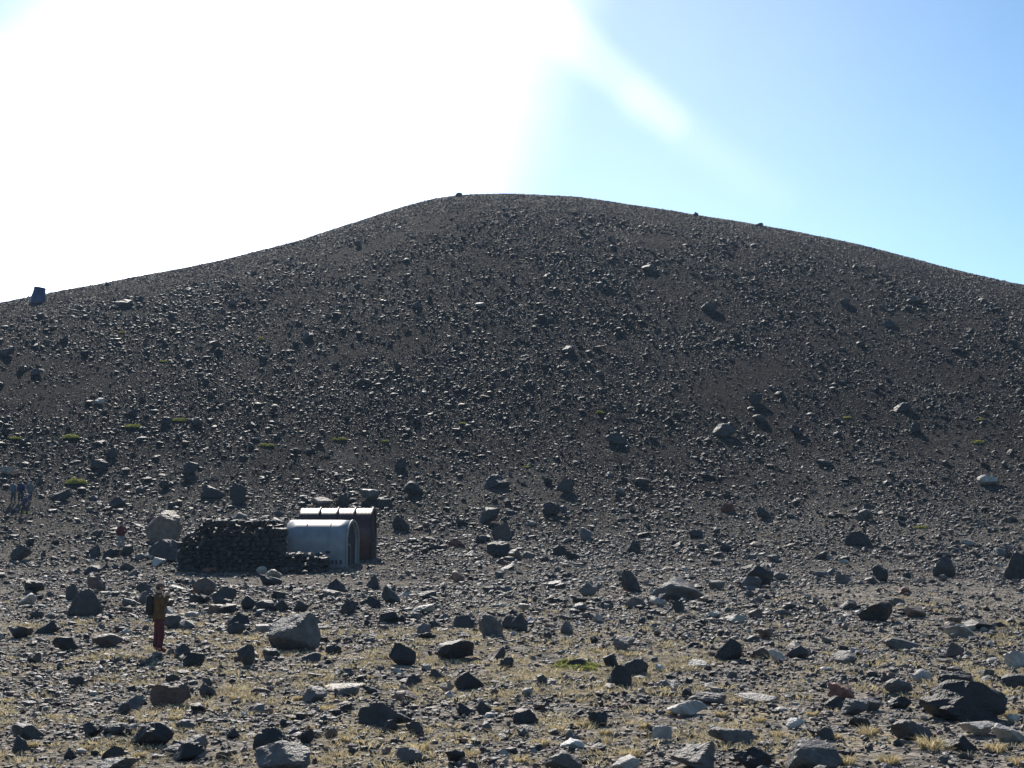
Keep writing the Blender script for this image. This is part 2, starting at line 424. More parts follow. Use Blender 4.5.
# rocks read off the photograph: left, right, top, bottom in pixels, colour, optional own label
ROCKS = [
 (66, 103, 589, 617, 'dark', 'peaked dark grey boulder down and left of the person in dark red trousers'),
 (36, 57, 621, 634, 'black', None), (8, 32, 627, 639, 'dark', None), (52, 78, 637, 652, 'black', None), (93, 124, 634, 648, 'brown', None),
 (172, 191, 645, 657, 'dark', None), (184, 206, 653, 668, 'black', None), (235, 254, 645, 667, 'dark', None),
 (150, 194, 678, 707, 'brown', 'big brown four-sided boulder on the grassy plain below the person in dark red trousers'),
 (128, 174, 724, 748, 'black', 'wide blackish boulder with a peaked top near the lower left corner'),
 (82, 100, 723, 738, 'black', None), (10, 42, 724, 741, 'dark', None), (10, 28, 737, 754, 'dark', None),
 (117, 146, 696, 713, 'grey', None), (115, 131, 703, 715, 'dark', None), (198, 217, 685, 699, 'dark', None), (164, 206, 738, 757, 'grey', None),
 (170, 206, 744, 762, 'black', None), (102, 127, 747, 760, 'dark', None), (95, 136, 758, 772, 'grey', None), (64, 77, 748, 759, 'dark', None),
 (226, 241, 728, 739, 'dark', None), (214, 238, 587, 605, 'dark', None), (241, 256, 596, 610, 'black', None), (192, 216, 577, 595, 'brown', None),
 (226, 251, 613, 627, 'black', None), (227, 246, 622, 636, 'dark', None), (86, 105, 572, 592, 'brown', None), (64, 79, 584, 600, 'dark', None),
 (136, 152, 581, 595, 'dark', None), (84, 102, 565, 576, 'black', None), (137, 151, 591, 604, 'grey', None), (23, 46, 580, 594, 'black', None),
 (10, 31, 546, 561, 'dark', None), (103, 119, 550, 559, 'black', None), (120, 135, 545, 556, 'black', None), (88, 101, 545, 557, 'dark', None), (119, 135, 562, 572, 'dark', None),
 (145, 181, 513, 543, 'tan', 'tan boulder with sunlit pinkish top beside the stone wall'),
 (149, 183, 539, 562, 'dark', 'dark rounded boulder in front of the tan boulder by the stone wall'),
 (152, 166, 557, 566, 'white', 'small whitish stone in front of the two boulders by the stone wall'),
 (268, 321, 612, 652, 'grey', 'large grey rounded boulder in the open below the white hut'),
 (268, 286, 632, 650, 'black', None), (272, 290, 600, 612, 'black', None), (294, 311, 601, 613, 'dark', None), (324, 349, 578, 594, 'black', None), (340, 360, 600, 615, 'dark', None),
 (381, 400, 586, 604, 'dark', None), (366, 381, 596, 608, 'black', None), (365, 380, 574, 589, 'dark', None),
 (416, 431, 623, 635, 'grey', None), (418, 436, 632, 639, 'black', None), (478, 503, 613, 636, 'grey', 'tilted smooth grey slab leaning right, left of a round dark stone'),
 (500, 528, 615, 631, 'dark', None), (452, 476, 615, 629, 'dark', None), (390, 417, 643, 666, 'black', 'blackish boulder split on its right, between the big grey boulder and the humped one'),
 (434, 474, 639, 661, 'black', 'humped blackish boulder with a tail to the right, centre of the lower plain'),
 (494, 506, 647, 661, 'dark', None), (500, 514, 657, 670, 'dark', None), (325, 366, 685, 690, 'pale', 'flat whitish slab lying in dry grass below the large grey boulder'),
 (325, 342, 645, 655, 'black', None), (302, 322, 653, 663, 'dark', None), (428, 446, 669, 681, 'dark', None), (454, 484, 672, 690, 'black', None),
 (403, 424, 676, 689, 'dark', None), (357, 414, 703, 728, 'dark', 'long dark boulder with a sloping top at the bottom centre'), (340, 352, 703, 713, 'black', None),
 (381, 399, 720, 735, 'black', None), (405, 424, 722, 736, 'dark', None), (254, 290, 730, 753, 'black', None), (252, 313, 744, 774, 'grey', 'big pale grey broken boulder cut by the bottom edge left of centre'),
 (300, 313, 730, 745, 'black', None), (476, 492, 701, 715, 'dark', None), (456, 471, 704, 717, 'black', None),
 (645, 704, 575, 602, 'grey', 'wide grey boulder with a pointed top amid small rubble right of centre'), (621, 640, 570, 592, 'dark', None), (626, 645, 596, 608, 'grey', None), (651, 668, 597, 607, 'pale', None), (672, 684, 600, 612, 'dark', None),
 (508, 528, 613, 632, 'dark', None), (560, 574, 620, 634, 'grey', None), (613, 636, 636, 651, 'grey', None), (603, 618, 653, 667, 'black', None), (622, 649, 659, 677, 'dark', None),
 (607, 632, 665, 687, 'black', 'blackish reddish-edged boulder just right of the bright green plant'), (567, 586, 658, 669, 'black', None),
 (715, 743, 639, 661, 'black', 'blackish boulder with a tan lit top standing alone right of centre'), (513, 539, 710, 724, 'black', None), (588, 608, 713, 727, 'black', None),
 (666, 708, 701, 717, 'pale', 'flat pale slab at the right of the lower centre'), (708, 756, 728, 745, 'grey', None), (670, 716, 745, 772, 'grey', 'large mid grey boulder at the bottom edge, left of the black-sided one'),
 (734, 772, 749, 772, 'black', 'black-sided boulder cut by the bottom edge right of centre'), (545, 582, 752, 774, 'grey', None), (611, 640, 757, 774, 'pale', None),
 (735, 779, 694, 703, 'pale', None), (686, 726, 692, 705, 'grey', None), (560, 585, 740, 749, 'white', None), (652, 672, 726, 741, 'pale', None),
 (921, 1007, 681, 724, 'black', 'biggest black boulder with a long sloping back at the right of the foreground'), (936, 972, 672, 690, 'black', None),
 (858, 894, 601, 622, 'black', 'rounded black boulder left of a small pale tan rock on the right'), (905, 926, 605, 618, 'tan', None), (891, 933, 720, 742, 'dark', 'dark pointed boulder just below the biggest black boulder'),
 (829, 855, 684, 700, 'red', 'reddish rock lying among grey stones, the only red one on the right'), (786, 809, 646, 659, 'dark', None), (768, 784, 649, 663, 'pale', None),
 (833, 857, 651, 664, 'grey', None), (882, 918, 637, 650, 'grey', None), (942, 974, 623, 637, 'pale', None), (1005, 1030, 651, 668, 'pale', None), (911, 934, 669, 683, 'pale', None), (943, 964, 643, 658, 'brown', None),
 (786, 842, 742, 774, 'grey', 'lumpy light grey boulder at the bottom edge toward the right'), (786, 805, 718, 730, 'white', None), (824, 845, 696, 710, 'dark', None), (840, 872, 699, 716, 'grey', None), (860, 882, 698, 712, 'grey', None),
 (962, 1000, 722, 738, 'pale', None), (990, 1024, 724, 743, 'pale', None), (946, 978, 736, 752, 'black', None), (890, 912, 697, 709, 'black', None), (850, 870, 716, 728, 'dark', None), (815, 834, 728, 741, 'dark', None),
 (747, 775, 564, 587, 'black', 'dark boulder with a light left side, alone on the right of the hill foot'), (1003, 1032, 552, 580, 'black', 'round black boulder cut by the right edge of the view'), (932, 957, 556, 578, 'dark', None), (872, 888, 565, 582, 'black', None),
 (711, 736, 421, 438, 'dark', 'smooth rounded boulder like a dome on the middle of the slope'), (788, 803, 422, 437, 'black', None), (908, 921, 419, 434, 'black', None), (747, 764, 391, 405, 'black', None), (751, 768, 413, 424, 'dark', None), (602, 628, 430, 445, 'dark', None),
 (556, 574, 476, 494, 'dark', None), (404, 423, 480, 497, 'black', None), (394, 408, 453, 470, 'black', None), (480, 501, 508, 525, 'dark', None), (491, 513, 524, 539, 'brown', None), (486, 511, 542, 558, 'black', 'black ragged boulder with rubble around it, middle of the hill foot'), (508, 522, 549, 561, 'brown', None),
 (541, 560, 503, 517, 'black', None), (482, 512, 472, 490, 'black', None), (392, 410, 518, 532, 'black', None), (359, 379, 488, 502, 'grey', None), (376, 392, 495, 507, 'dark', None), (310, 333, 496, 509, 'tan', 'flat tan rock on the slope just behind the red hut'), (335, 349, 491, 507, 'dark', None),
 (113, 134, 297, 308, 'dark', 'flat dark block with a pale top high on the left slope'), (226, 238, 296, 306, 'brown', None), (0, 16, 344, 357, 'dark', None), (208, 222, 339, 348, 'grey', None), (28, 45, 367, 377, 'dark', None), (94, 105, 396, 405, 'pale', None), (353, 363, 238, 248, 'dark', None), (474, 487, 301, 307, 'pale', None), (0, 14, 464, 475, 'pale', None),
 (228, 246, 482, 504, 'black', None), (200, 224, 484, 500, 'black', None), (158, 170, 477, 490, 'black', None), (90, 109, 457, 471, 'black', None), (182, 202, 458, 476, 'black', None), (105, 121, 444, 459, 'black', None), (50, 72, 488, 501, 'black', None), (108, 126, 498, 510, 'black', None), (160, 174, 415, 426, 'black', None), (188, 205, 416, 427, 'dark', None), (125, 139, 406, 417, 'black', None), (230, 247, 513, 524, 'grey', None),
 (279, 289, 522, 532, 'tan', 'small tan stone on the wall end beside the white hut'), (256, 268, 566, 574, 'pale', None), (264, 282, 569, 578, 'pale', None), (258, 282, 574, 586, 'black', None),
 (855, 873, 510, 522, 'grey', None), (978, 998, 475, 487, 'pale', None), (832, 843, 430, 438, 'black', None), (893, 912, 401, 413, 'black', None), (815, 834, 458, 468, 'black', None), (845, 870, 534, 547, 'black', None),
 (756, 770, 508, 520, 'black', None), (720, 735, 503, 513, 'red', None), (633, 650, 476, 487, 'black', None), (626, 641, 540, 553, 'dark', None), (580, 592, 528, 541, 'grey', None), (553, 567, 545, 556, 'black', None), (700, 716, 470, 480, 'black', None),
 (756, 764, 222, 227, 'dark', 'low dark rock poking up on the right skyline'), (693, 699, 211, 216, 'black', 'tiny black upright rock on the skyline right of the summit'), (455, 463, 192, 197, 'dark', 'small dark rock on the left end of the flat summit'), (104, 112, 280, 286, 'dark', 'small dark rock on the left skyline, right of the blue drum'),
 (640, 656, 262, 272, 'dark', None), (700, 720, 300, 312, 'dark', None), (838, 852, 296, 306, 'dark', None), (905, 925, 294, 305, 'dark', None), (560, 576, 344, 354, 'dark', None), (410, 424, 300, 309, 'dark', None), (300, 316, 330, 341, 'dark', None), (880, 898, 318, 328, 'black', None),
]
rockseed = 100


def place_pixel_rock(l, r, t, b, tint, label):
    global rockseed
    rockseed += 1
    p = hit((l + r) / 2, b)
    d = p.y
    wx = (r - l) * d / F
    dep = wx * random.uniform(0.7, 0.95)
    if d > 95 and b > 240: b = b - 0.18 * (b - t)
    hz = max(0.12 * wx, (b - t) * d / F - dep * (0.05 if d < 75 else 0.0))
    p2 = Vector((p.x * (1 + dep * .42 / d), p.y + dep * 0.42, 0)); p2.z = gz(p2.x, p2.y)
    p2.z = min(p2.z, p.z + 0.25 * hz)
    big = r - l
    sub = 4 if big > 26 else 3
    if d > 100:
        wx *= .88; hz *= .85
        if tint == 'grey': tint = 'dark'
    o = make_rock(p2, wx, dep, hz, tint, sub, rockseed, 'boulder' if big > 24 and wx > .7 else 'rock', planes=random.choice([7, 8, 9, 11, 13]), flat_top=1 if tint == 'tan' else -1 if label and 'rounded boulder in the open' in label else 0, peak=random.uniform(.2, .65) if tint in ('black', 'dark') else random.uniform(.0, .3) if tint in ('brown', 'red') else 0)
    placed.append(dict(o=o, cx=(l + r) / 2, cy=(t + b) / 2, w=r - l, h=b - t, tint=tint, label=label))
    blocked.append((p2.x, p2.y, max(wx, dep) * 0.5))
    return o


for R_ in ROCKS: place_pixel_rock(*R_)

# ------------------------------------------------------------------ huts
M_WHITE = mat_plain('weathered_white_paint', (0.185, 0.20, 0.215), 0.5, 0.14, 2.5, 0.0, 0.5, 0.05)
M_RIM = mat_plain('pale_edging', (0.24, 0.23, 0.21), 0.6, 0.15, 5)
M_DARKWALL = mat_plain('dark_planks', (0.028, 0.02, 0.018), 0.8, 0.3, 5)
M_RUST = mat_plain('rusty_red_sheet', (0.032, 0.009, 0.0075), 0.45, 0.35, 3.0, 0.25, 0.6, 0.08, col2=(0.06, 0.021, 0.016))
M_RUSTDK = mat_plain('dark_red_steel', (0.02, 0.009, 0.008), 0.6, 0.3, 4.0)
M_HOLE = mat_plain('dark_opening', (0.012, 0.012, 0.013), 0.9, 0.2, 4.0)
M_YELLOW = mat_plain('rust_stain', (0.22, 0.17, 0.06), 0.8, 0.3, 9.0)


def arch(w, h, z0, n=28):
    """half profile of a hut from the near foot over the top to the far foot"""
    pts = [(-w * 0.93, -0.15), (-w * 0.975, z0 * 0.5)]
    for i in range(n + 1):
        t = math.pi * i / n
        pts.append((-w * math.cos(t), z0 + (h - z0) * math.sin(t)))
    pts += [(w * 0.975, z0 * 0.5), (w * 0.93, -0.15)]
    return pts


def loft_shell(name, prof, xs, thick, mat, parent, ripple=0.0):
    bm = bmesh.new()
    c = (sum(p[0] for p in prof) / len(prof), prof[len(prof) // 2][1] * 0.45)
    rings = []
    for k, x in enumerate(xs):
        s = 1 + ripple * ((k % 2) * 2 - 1)
        outer = [bm.verts.new((x, p[0] * s, p[1] * s)) for p in prof]
        inner = [bm.verts.new((x, p[0] * (1 - thick), p[1] * (1 - thick * .8))) for p in prof]
        rings.append((outer, inner))
    for (o0, i0), (o1, i1) in zip(rings, rings[1:]):
        for a in range(len(prof) - 1):
            f = bm.faces.new((o0[a], o1[a], o1[a + 1], o0[a + 1])); f.smooth = True
            f = bm.faces.new((i0[a], i0[a + 1], i1[a + 1], i1[a])); f.smooth = True
    for (o, i) in (rings[0], rings[-1]):
        for a in range(len(prof) - 1): bm.faces.new((o[a], o[a + 1], i[a + 1], i[a]))
    bmesh.ops.recalc_face_normals(bm, faces=bm.faces[:])
    me = bpy.data.meshes.new(name); bm.to_mesh(me); bm.free()
    return link_mesh(name, me, mat, parent)


def end_plate(name, prof, x, t, scale, mat, parent, planks=False):
    bm = bmesh.new()
    a = [bm.verts.new((x, p[0] * scale, p[1] * scale)) for p in prof]
    b = [bm.verts.new((x + t, p[0] * scale, p[1] * scale)) for p in prof]
    bm.faces.new(a); bm.faces.new(list(reversed(b)))
    for i in range(len(prof)): bm.faces.new((a[i], a[(i + 1) % len(prof)], b[(i + 1) % len(prof)], b[i]))
    bmesh.ops.recalc_face_normals(bm, faces=bm.faces[:])
    me = bpy.data.meshes.new(name); bm.to_mesh(me); bm.free()
    return link_mesh(name, me, mat, parent)


def box_mesh(name, x0, x1, y0, y1, z0, z1, mat, parent, bev=0.0):
    bm = bmesh.new(); bmesh.ops.create_cube(bm, size=1.0)
    for v in bm.verts:
        v.co = Vector(((x0 + x1) / 2 + v.co.x * (x1 - x0), (y0 + y1) / 2 + v.co.y * (y1 - y0), (z0 + z1) / 2 + v.co.z * (z1 - z0)))
    if bev: bmesh.ops.bevel(bm, geom=bm.edges[:], offset=bev, segments=2, affect='EDGES')
    me = bpy.data.meshes.new(name); bm.to_mesh(me); bm.free()
    return link_mesh(name, me, mat, parent)


def build_white_hut():
    p = hit(322, 566); p = Vector((p.x * 1.006, p.y + .4, gz(p.x * 1.006, p.y + .4)))
    th = math.radians(-5)
    r = empty('hut', (p.x, p.y, p.z), th)
    tag(r, 'white arched metal shelter hut with dark open end, in front of the red hut', 'hut')
    s = p.y / F
    L_ = 62 * s; w = 1.5; h = 45 * s
    prof = arch(w, h, h * 0.52)
    xs = np.linspace(-L_ / 2, L_ / 2, 7)
    loft_shell('shell', prof, xs, 0.045, M_WHITE, r)
    for x in (-L_ * 0.18, L_ * 0.2):
        loft_shell('seam', [(a * 1.006, b * 1.006) for a, b in prof], [x - 0.02, x + 0.02], 0.02, M_WHITE, r)
    ew = end_plate('end_wall', prof, L_ / 2 - 0.22, 0.05, 0.95, M_DARKWALL, r)
    end_plate('end_wall', prof, -L_ / 2 + 0.10, 0.05, 0.95, M_DARKWALL, r)
    loft_shell('rim', [(a * 1.012, b * 1.012) for a, b in prof], [L_ / 2 - 0.03, L_ / 2 + 0.035], 0.06, M_RIM, r)
    # low arched doorway on the open end
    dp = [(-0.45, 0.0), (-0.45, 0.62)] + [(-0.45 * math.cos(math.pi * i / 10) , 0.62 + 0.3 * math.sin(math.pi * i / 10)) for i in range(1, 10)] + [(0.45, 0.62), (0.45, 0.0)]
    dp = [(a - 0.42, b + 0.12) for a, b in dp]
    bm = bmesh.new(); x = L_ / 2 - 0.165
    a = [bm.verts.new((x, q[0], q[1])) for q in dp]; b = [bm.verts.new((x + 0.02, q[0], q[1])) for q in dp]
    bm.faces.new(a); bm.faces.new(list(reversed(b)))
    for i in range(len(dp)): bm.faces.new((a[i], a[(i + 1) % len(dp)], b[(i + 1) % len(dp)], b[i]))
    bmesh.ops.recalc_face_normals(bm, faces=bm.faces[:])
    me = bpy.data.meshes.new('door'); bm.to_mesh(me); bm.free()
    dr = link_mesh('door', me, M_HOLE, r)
    bm = bmesh.new(); cy = sum(q[0] for q in dp) / len(dp); cz = 0.55
    ri = [bm.verts.new((x + 0.05, q[0], q[1])) for q in dp]; ro = [bm.verts.new((x + 0.05, cy + (q[0] - cy) * 1.2, cz + (q[1] - cz) * 1.13)) for q in dp]
    rb = [bm.verts.new((x + 0.0, cy + (q[0] - cy) * 1.2, cz + (q[1] - cz) * 1.13)) for q in dp]
    for i in range(len(dp) - 1):
        bm.faces.new((ri[i], ri[i + 1], ro[i + 1], ro[i])); bm.faces.new((ro[i], ro[i + 1], rb[i + 1], rb[i]))
    bmesh.ops.recalc_face_normals(bm, faces=bm.faces[:])
    me = bpy.data.meshes.new('door_frame'); bm.to_mesh(me); bm.free()
    link_mesh('door_frame', me, M_RIM, dr)
    # small vent and a rusty patch low on the near side
    y = -w * 0.99
    box_mesh('vent', 0.52, 0.72, y - 0.05, y + 0.1, h * 0.30, h * 0.30 + 0.12, M_HOLE, r, 0.01)
    box_mesh('patch', 0.45, 0.63, y - 0.035, y + 0.1, h * 0.13, h * 0.26, M_YELLOW, r, 0.01)
    for dx in (0.0, 0.2, 0.42):
        box_mesh('bracket', 0.80 + dx, 0.86 + dx, y - 0.04, y + 0.1, h * 0.07, h * 0.16, M_DARKWALL, r, 0.01)
    for k in (-0.7, 0, 0.7): blocked.append((p.x + k * 1.6, p.y + .3, 1.4))
    return p


def build_red_hut():
    p = hit(335.5, 560)
    p = Vector((p.x, p.y + 0.9, gz(p.x, p.y + 0.5)))
    th = math.radians(1)
    r = empty('hut', (p.x, p.y, p.z - 0.05), th)
    tag(r, 'rusty dark red arched hut with ribbed shiny roof behind the white hut', 'hut')
    s = p.y / F
    L_ = 73 * s; w = 1.6; h = 51 * s
    prof = arch(w, h, h * 0.50)
    xs = np.linspace(-L_ / 2, L_ / 2, 40)
    loft_shell('shell', prof, xs, 0.045, M_RUST, r, 0.0035)
    for fx in (-0.225, 0.015, 0.245, 0.485):
        x = fx * L_
        loft_shell('rib', [(a * 1.04, b * 1.028) for a, b in prof], [x - 0.05, x + 0.05], 0.06, M_RUSTDK, r)
    end_plate('end_wall', prof, L_ / 2 - 0.16, 0.05, 0.95, M_RUSTDK, r)
    end_plate('end_wall', prof, -L_ / 2 + 0.10, 0.05, 0.95, M_RUSTDK, r)
    d = box_mesh('door', L_ / 2 - 0.12, L_ / 2 - 0.07, -0.5, 0.35, 0.1, 1.55, M_HOLE, r, 0.02)
    box_mesh('handle', L_ / 2 - 0.07, L_ / 2 - 0.02, -0.42, -0.3, 0.85, 0.89, M_RIM, d, 0.005)
    for k in (-1, -.3, .3, 1): blocked.append((p.x + k * 1.7, p.y, 1.5))


build_white_hut(); build_red_hut()


# ------------------------------------------------------------------ dry stone wall
SMALL = [rock_shape(np.random.default_rng(900 + i), 1, planes=10, rough=0.03)[0] for i in range(40)]
SMALL = [P / (np.abs(P).max(0)) for P in SMALL]


def stone_wall(x0, x1, yb, hgt, thick, label, taper=0.0):
    a = hit(x0, yb); b = hit(x1, yb)
    ax = Vector((b.x - a.x, b.y - a.y, 0)); L_ = ax.length
    rot = math.atan2(ax.y, ax.x)
    V, Fs, Cs = [], [], []; off = 0
    rng = np.random.default_rng(int(x0) + 5)

    def stone(x, y, z, sx, sy, sz):
        nonlocal off
        P = SMALL[rng.integers(len(SMALL))] * np.array([sx, sy, sz]) * 0.5
        q = Matrix.Rotation(rng.uniform(-.5, .5), 3, 'Z') @ Matrix.Rotation(rng.uniform(-.2, .2), 3, 'Y')
        P = P @ np.array(q).T + np.array([x, y, z])
        V.append(P); Fs.append(ICO[1][1] + off); off += len(P)
        t = np.array(TINT[rng.choice(['dark', 'black', 'black'])]) * rng.uniform(0.7, 1.3)
        Cs.append(np.tile(t, (len(ICO[1][1]), 1)))
    z = 0.05
    while z < hgt:
        ch = rng.uniform(0.17, 0.27)
        for y in (-thick / 2, thick / 2):
            x = rng.uniform(0, .15)
            while x < L_:
                w = rng.uniform(0.22, 0.5)
                top = hgt * (1 - taper * x / L_) + 0.5 * float(vnoise(np.array(x * 1.1), np.array(3.0 + y))) - 0.9 * max(0, 1.1 - x) * (hgt > 1.5) - 0.35 * max(0, x - L_ + 1.0) * (hgt > 1.5)
                if z < top:
                    stone(x + w / 2, y * (1 - 0.12 * z / hgt) + rng.uniform(-.05, .05), z + ch / 2, w * 1.15, 0.42, ch * 1.3)
                x += w
        for x in (0, L_):
            for y in np.arange(-thick / 2, thick / 2 + .01, 0.3):
                if z < hgt * (1 - taper * x / L_) - (0.99 if x == 0 else 0.35) * (hgt > 1.5): stone(x, y, z + ch / 2, 0.4, 0.36, ch * 1.3)
        z += ch * 0.92
    for i in range(int(L_ * thick * 22)):
        x = rng.uniform(0, L_); y = rng.uniform(-thick / 2, thick / 2)
        top = hgt * (1 - taper * x / L_) + 0.5 * float(vnoise(np.array(x * 1.1), np.array(3.0 + y))) - 0.9 * max(0, 1.1 - x) * (hgt > 1.5) - 0.35 * max(0, x - L_ + 1.0) * (hgt > 1.5)
        stone(x, y, top - rng.uniform(0.0, .22), rng.uniform(.2, .4), rng.uniform(.2, .36), rng.uniform(.14, .26))
    for i in range(int(L_ * 14)):                                   # tumbled stones along the foot
        q = abs(rng.normal(0, .45)); w = rng.uniform(.14, .42)
        stone(rng.uniform(-.5, L_ + .2), -thick / 2 - .1 - q, 0.1 + max(0, .35 - q * .5) * rng.random(), w, w * .8, w * .7)
    # rubble heart
    hx = np.array([[-1, -1, -1], [1, -1, -1], [1, 1, -1], [-1, 1, -1], [-1, -1, 1], [1, -1, 1], [1, 1, 1], [-1, 1, 1]], float)
    P = hx * np.array([L_ / 2 - .1, thick / 2 - .08, hgt / 2]) + np.array([L_ / 2, 0, hgt / 2 - 0.45])
    P[:, 2] = np.where((hx[:, 2] > 0) & (hx[:, 0] > 0), hgt * (1 - taper) - (0.65 if hgt > 1.5 else 0.2), P[:, 2])
    if hgt > 1.5: P[:, 0] = np.where((hx[:, 2] > 0) & (hx[:, 0] < 0), 1.2, P[:, 0])
    tri = np.array([[0, 2, 1], [0, 3, 2], [4, 5, 6], [4, 6, 7], [0, 1, 5], [0, 5, 4], [1, 2, 6], [1, 6, 5], [2, 3, 7], [2, 7, 6], [3, 0, 4], [3, 4, 7]])
    V.append(P); Fs.append(tri + off); Cs.append(np.tile(np.array(TINT['black']), (12, 1)))
    me = mesh_np('stone_wall', np.concatenate(V), np.concatenate(Fs), np.concatenate(Cs))
    o = link_mesh('stone_wall', me, M_ROCK, None, (a.x, a.y, min(a.z, b.z) - 0.08), rot)
    tag(o, label, 'stone wall')
    n = int(L_ / 0.6) + 1
    for i in range(n + 1):
        blocked.append((a.x + ax.x * i / n, a.y + ax.y * i / n, thick * .7))


stone_wall(184, 280, 570, 2.42, 1.1, 'tall dark dry stone wall left of the white hut')
stone_wall(284, 324, 571, 0.85, 0.7, 'low dark stone wall along the foot of the white hut', taper=0.35)


# ------------------------------------------------------------------ blue drum on the left skyline
def build_drum():
    p = hit(37.5, 302)
    s = p.y / F
    r = empty('drum', (p.x, p.y, p.z - 0.1), 0.2)
    tag(r, 'open blue drum leaning right on the left skyline', 'drum')
    hgt = 15.5 * s; r0, r1 = 7.2 * s, 5.6 * s
    mB = mat_plain('blue_plastic', (0.016, 0.036, 0.105), 0.45, 0.25, 1.5); mD = mat_plain('dark_blue_inside', (0.02, 0.05, 0.2), 0.7, 0.2, 2)
    tilt = Matrix.Rotation(math.radians(8), 4, 'Y')

    def lathe(name, prof, mat, parent):
        bm = bmesh.new(); n = 28; rings = []
        for rr, z in prof:
            rings.append([bm.verts.new((rr * math.cos(2 * math.pi * i / n), rr * math.sin(2 * math.pi * i / n), z)) for i in range(n)])
        for a, b in zip(rings, rings[1:]):
            for i in range(n):
                f = bm.faces.new((a[i], a[(i + 1) % n], b[(i + 1) % n], b[i])); f.smooth = True
        bm.faces.new(rings[-1])
        bmesh.ops.transform(bm, matrix=tilt, verts=bm.verts[:])
        bmesh.ops.recalc_face_normals(bm, faces=bm.faces[:])
        me = bpy.data.meshes.new(name); bm.to_mesh(me); bm.free()
        return link_mesh(name, me, mat, parent)
    lathe('body', [(r0, -0.2), (r0, 0.0), (r0 * .97 + r1 * .03, hgt * .3), ((r0 + r1) / 2 + .05, hgt * .5), ((r0 + r1) / 2, hgt * .55), (r1, hgt), (r1 * .93, hgt), (r1 * .93, hgt * .6)], mB, r)
    lathe('rim', [(r1 * 1.0, hgt * .965), (r1 * 1.06, hgt * .97), (r1 * 1.06, hgt * 1.01), (r1 * .97, hgt * 1.015), (r1 * .95, hgt * 0.98)][:5] + [(r1 * .95, hgt * .8)], mD, r)


build_drum()


# ------------------------------------------------------------------ people
def skin_mesh(name, verts, edges, radii, mat, parent, sub=2, root=0):
    me = bpy.data.meshes.new(name + '_skeleton')
    me.from_pydata([tuple(v) for v in verts], edges, [])
    o = bpy.data.objects.new(name, me); COL.objects.link(o)
    md = o.modifiers.new('skin', 'SKIN'); md.use_smooth_shade = True
    sv = me.skin_vertices[0].data if len(me.skin_vertices) else None
    if sv is None:
        lay = me.attributes
    for i, rr in enumerate(radii):
        sv[i].radius = (rr, rr) if not isinstance(rr, tuple) else rr
        sv[i].use_root = (i == root)
    ss = o.modifiers.new('sub', 'SUBSURF'); ss.levels = sub; ss.render_levels = sub
    dg = bpy.context.evaluated_depsgraph_get(); dg.update()
    ev = o.evaluated_get(dg)
    new = bpy.data.meshes.new_from_object(ev)
    new.name = name
    o.modifiers.clear(); o.data = new; bpy.data.meshes.remove(me)
    if mat: new.materials.clear(); new.materials.append(mat)
    o.parent = parent
    return o


CLOTH = {}


def cloth(name, c):
    if name not in CLOTH: CLOTH[name] = mat_plain(name, c, 0.85, 0.18, 9.0)
    return CLOTH[name]


M_SKIN = mat_plain('skin', (0.42, 0.24, 0.17), 0.55, 0.08, 8)
M_HAIR = mat_plain('hair', (0.03, 0.022, 0.018), 0.6, 0.2, 20)


def ellip(name, c, r, mat, parent, clip=None, seg=18):
    bm = bmesh.new(); bmesh.ops.create_uvsphere(bm, u_segments=seg, v_segments=seg // 2 + 2, radius=1.0)
    if clip is not None:
        for v in bm.verts: v.co.z = max(v.co.z, clip)
    for v in bm.verts: v.co = Vector((c[0] + v.co.x * r[0], c[1] + v.co.y * r[1], c[2] + v.co.z * r[2]))
    for f in bm.faces: f.smooth = True
    me = bpy.data.meshes.new(name); bm.to_mesh(me); bm.free()
    return link_mesh(name, me, mat, parent)


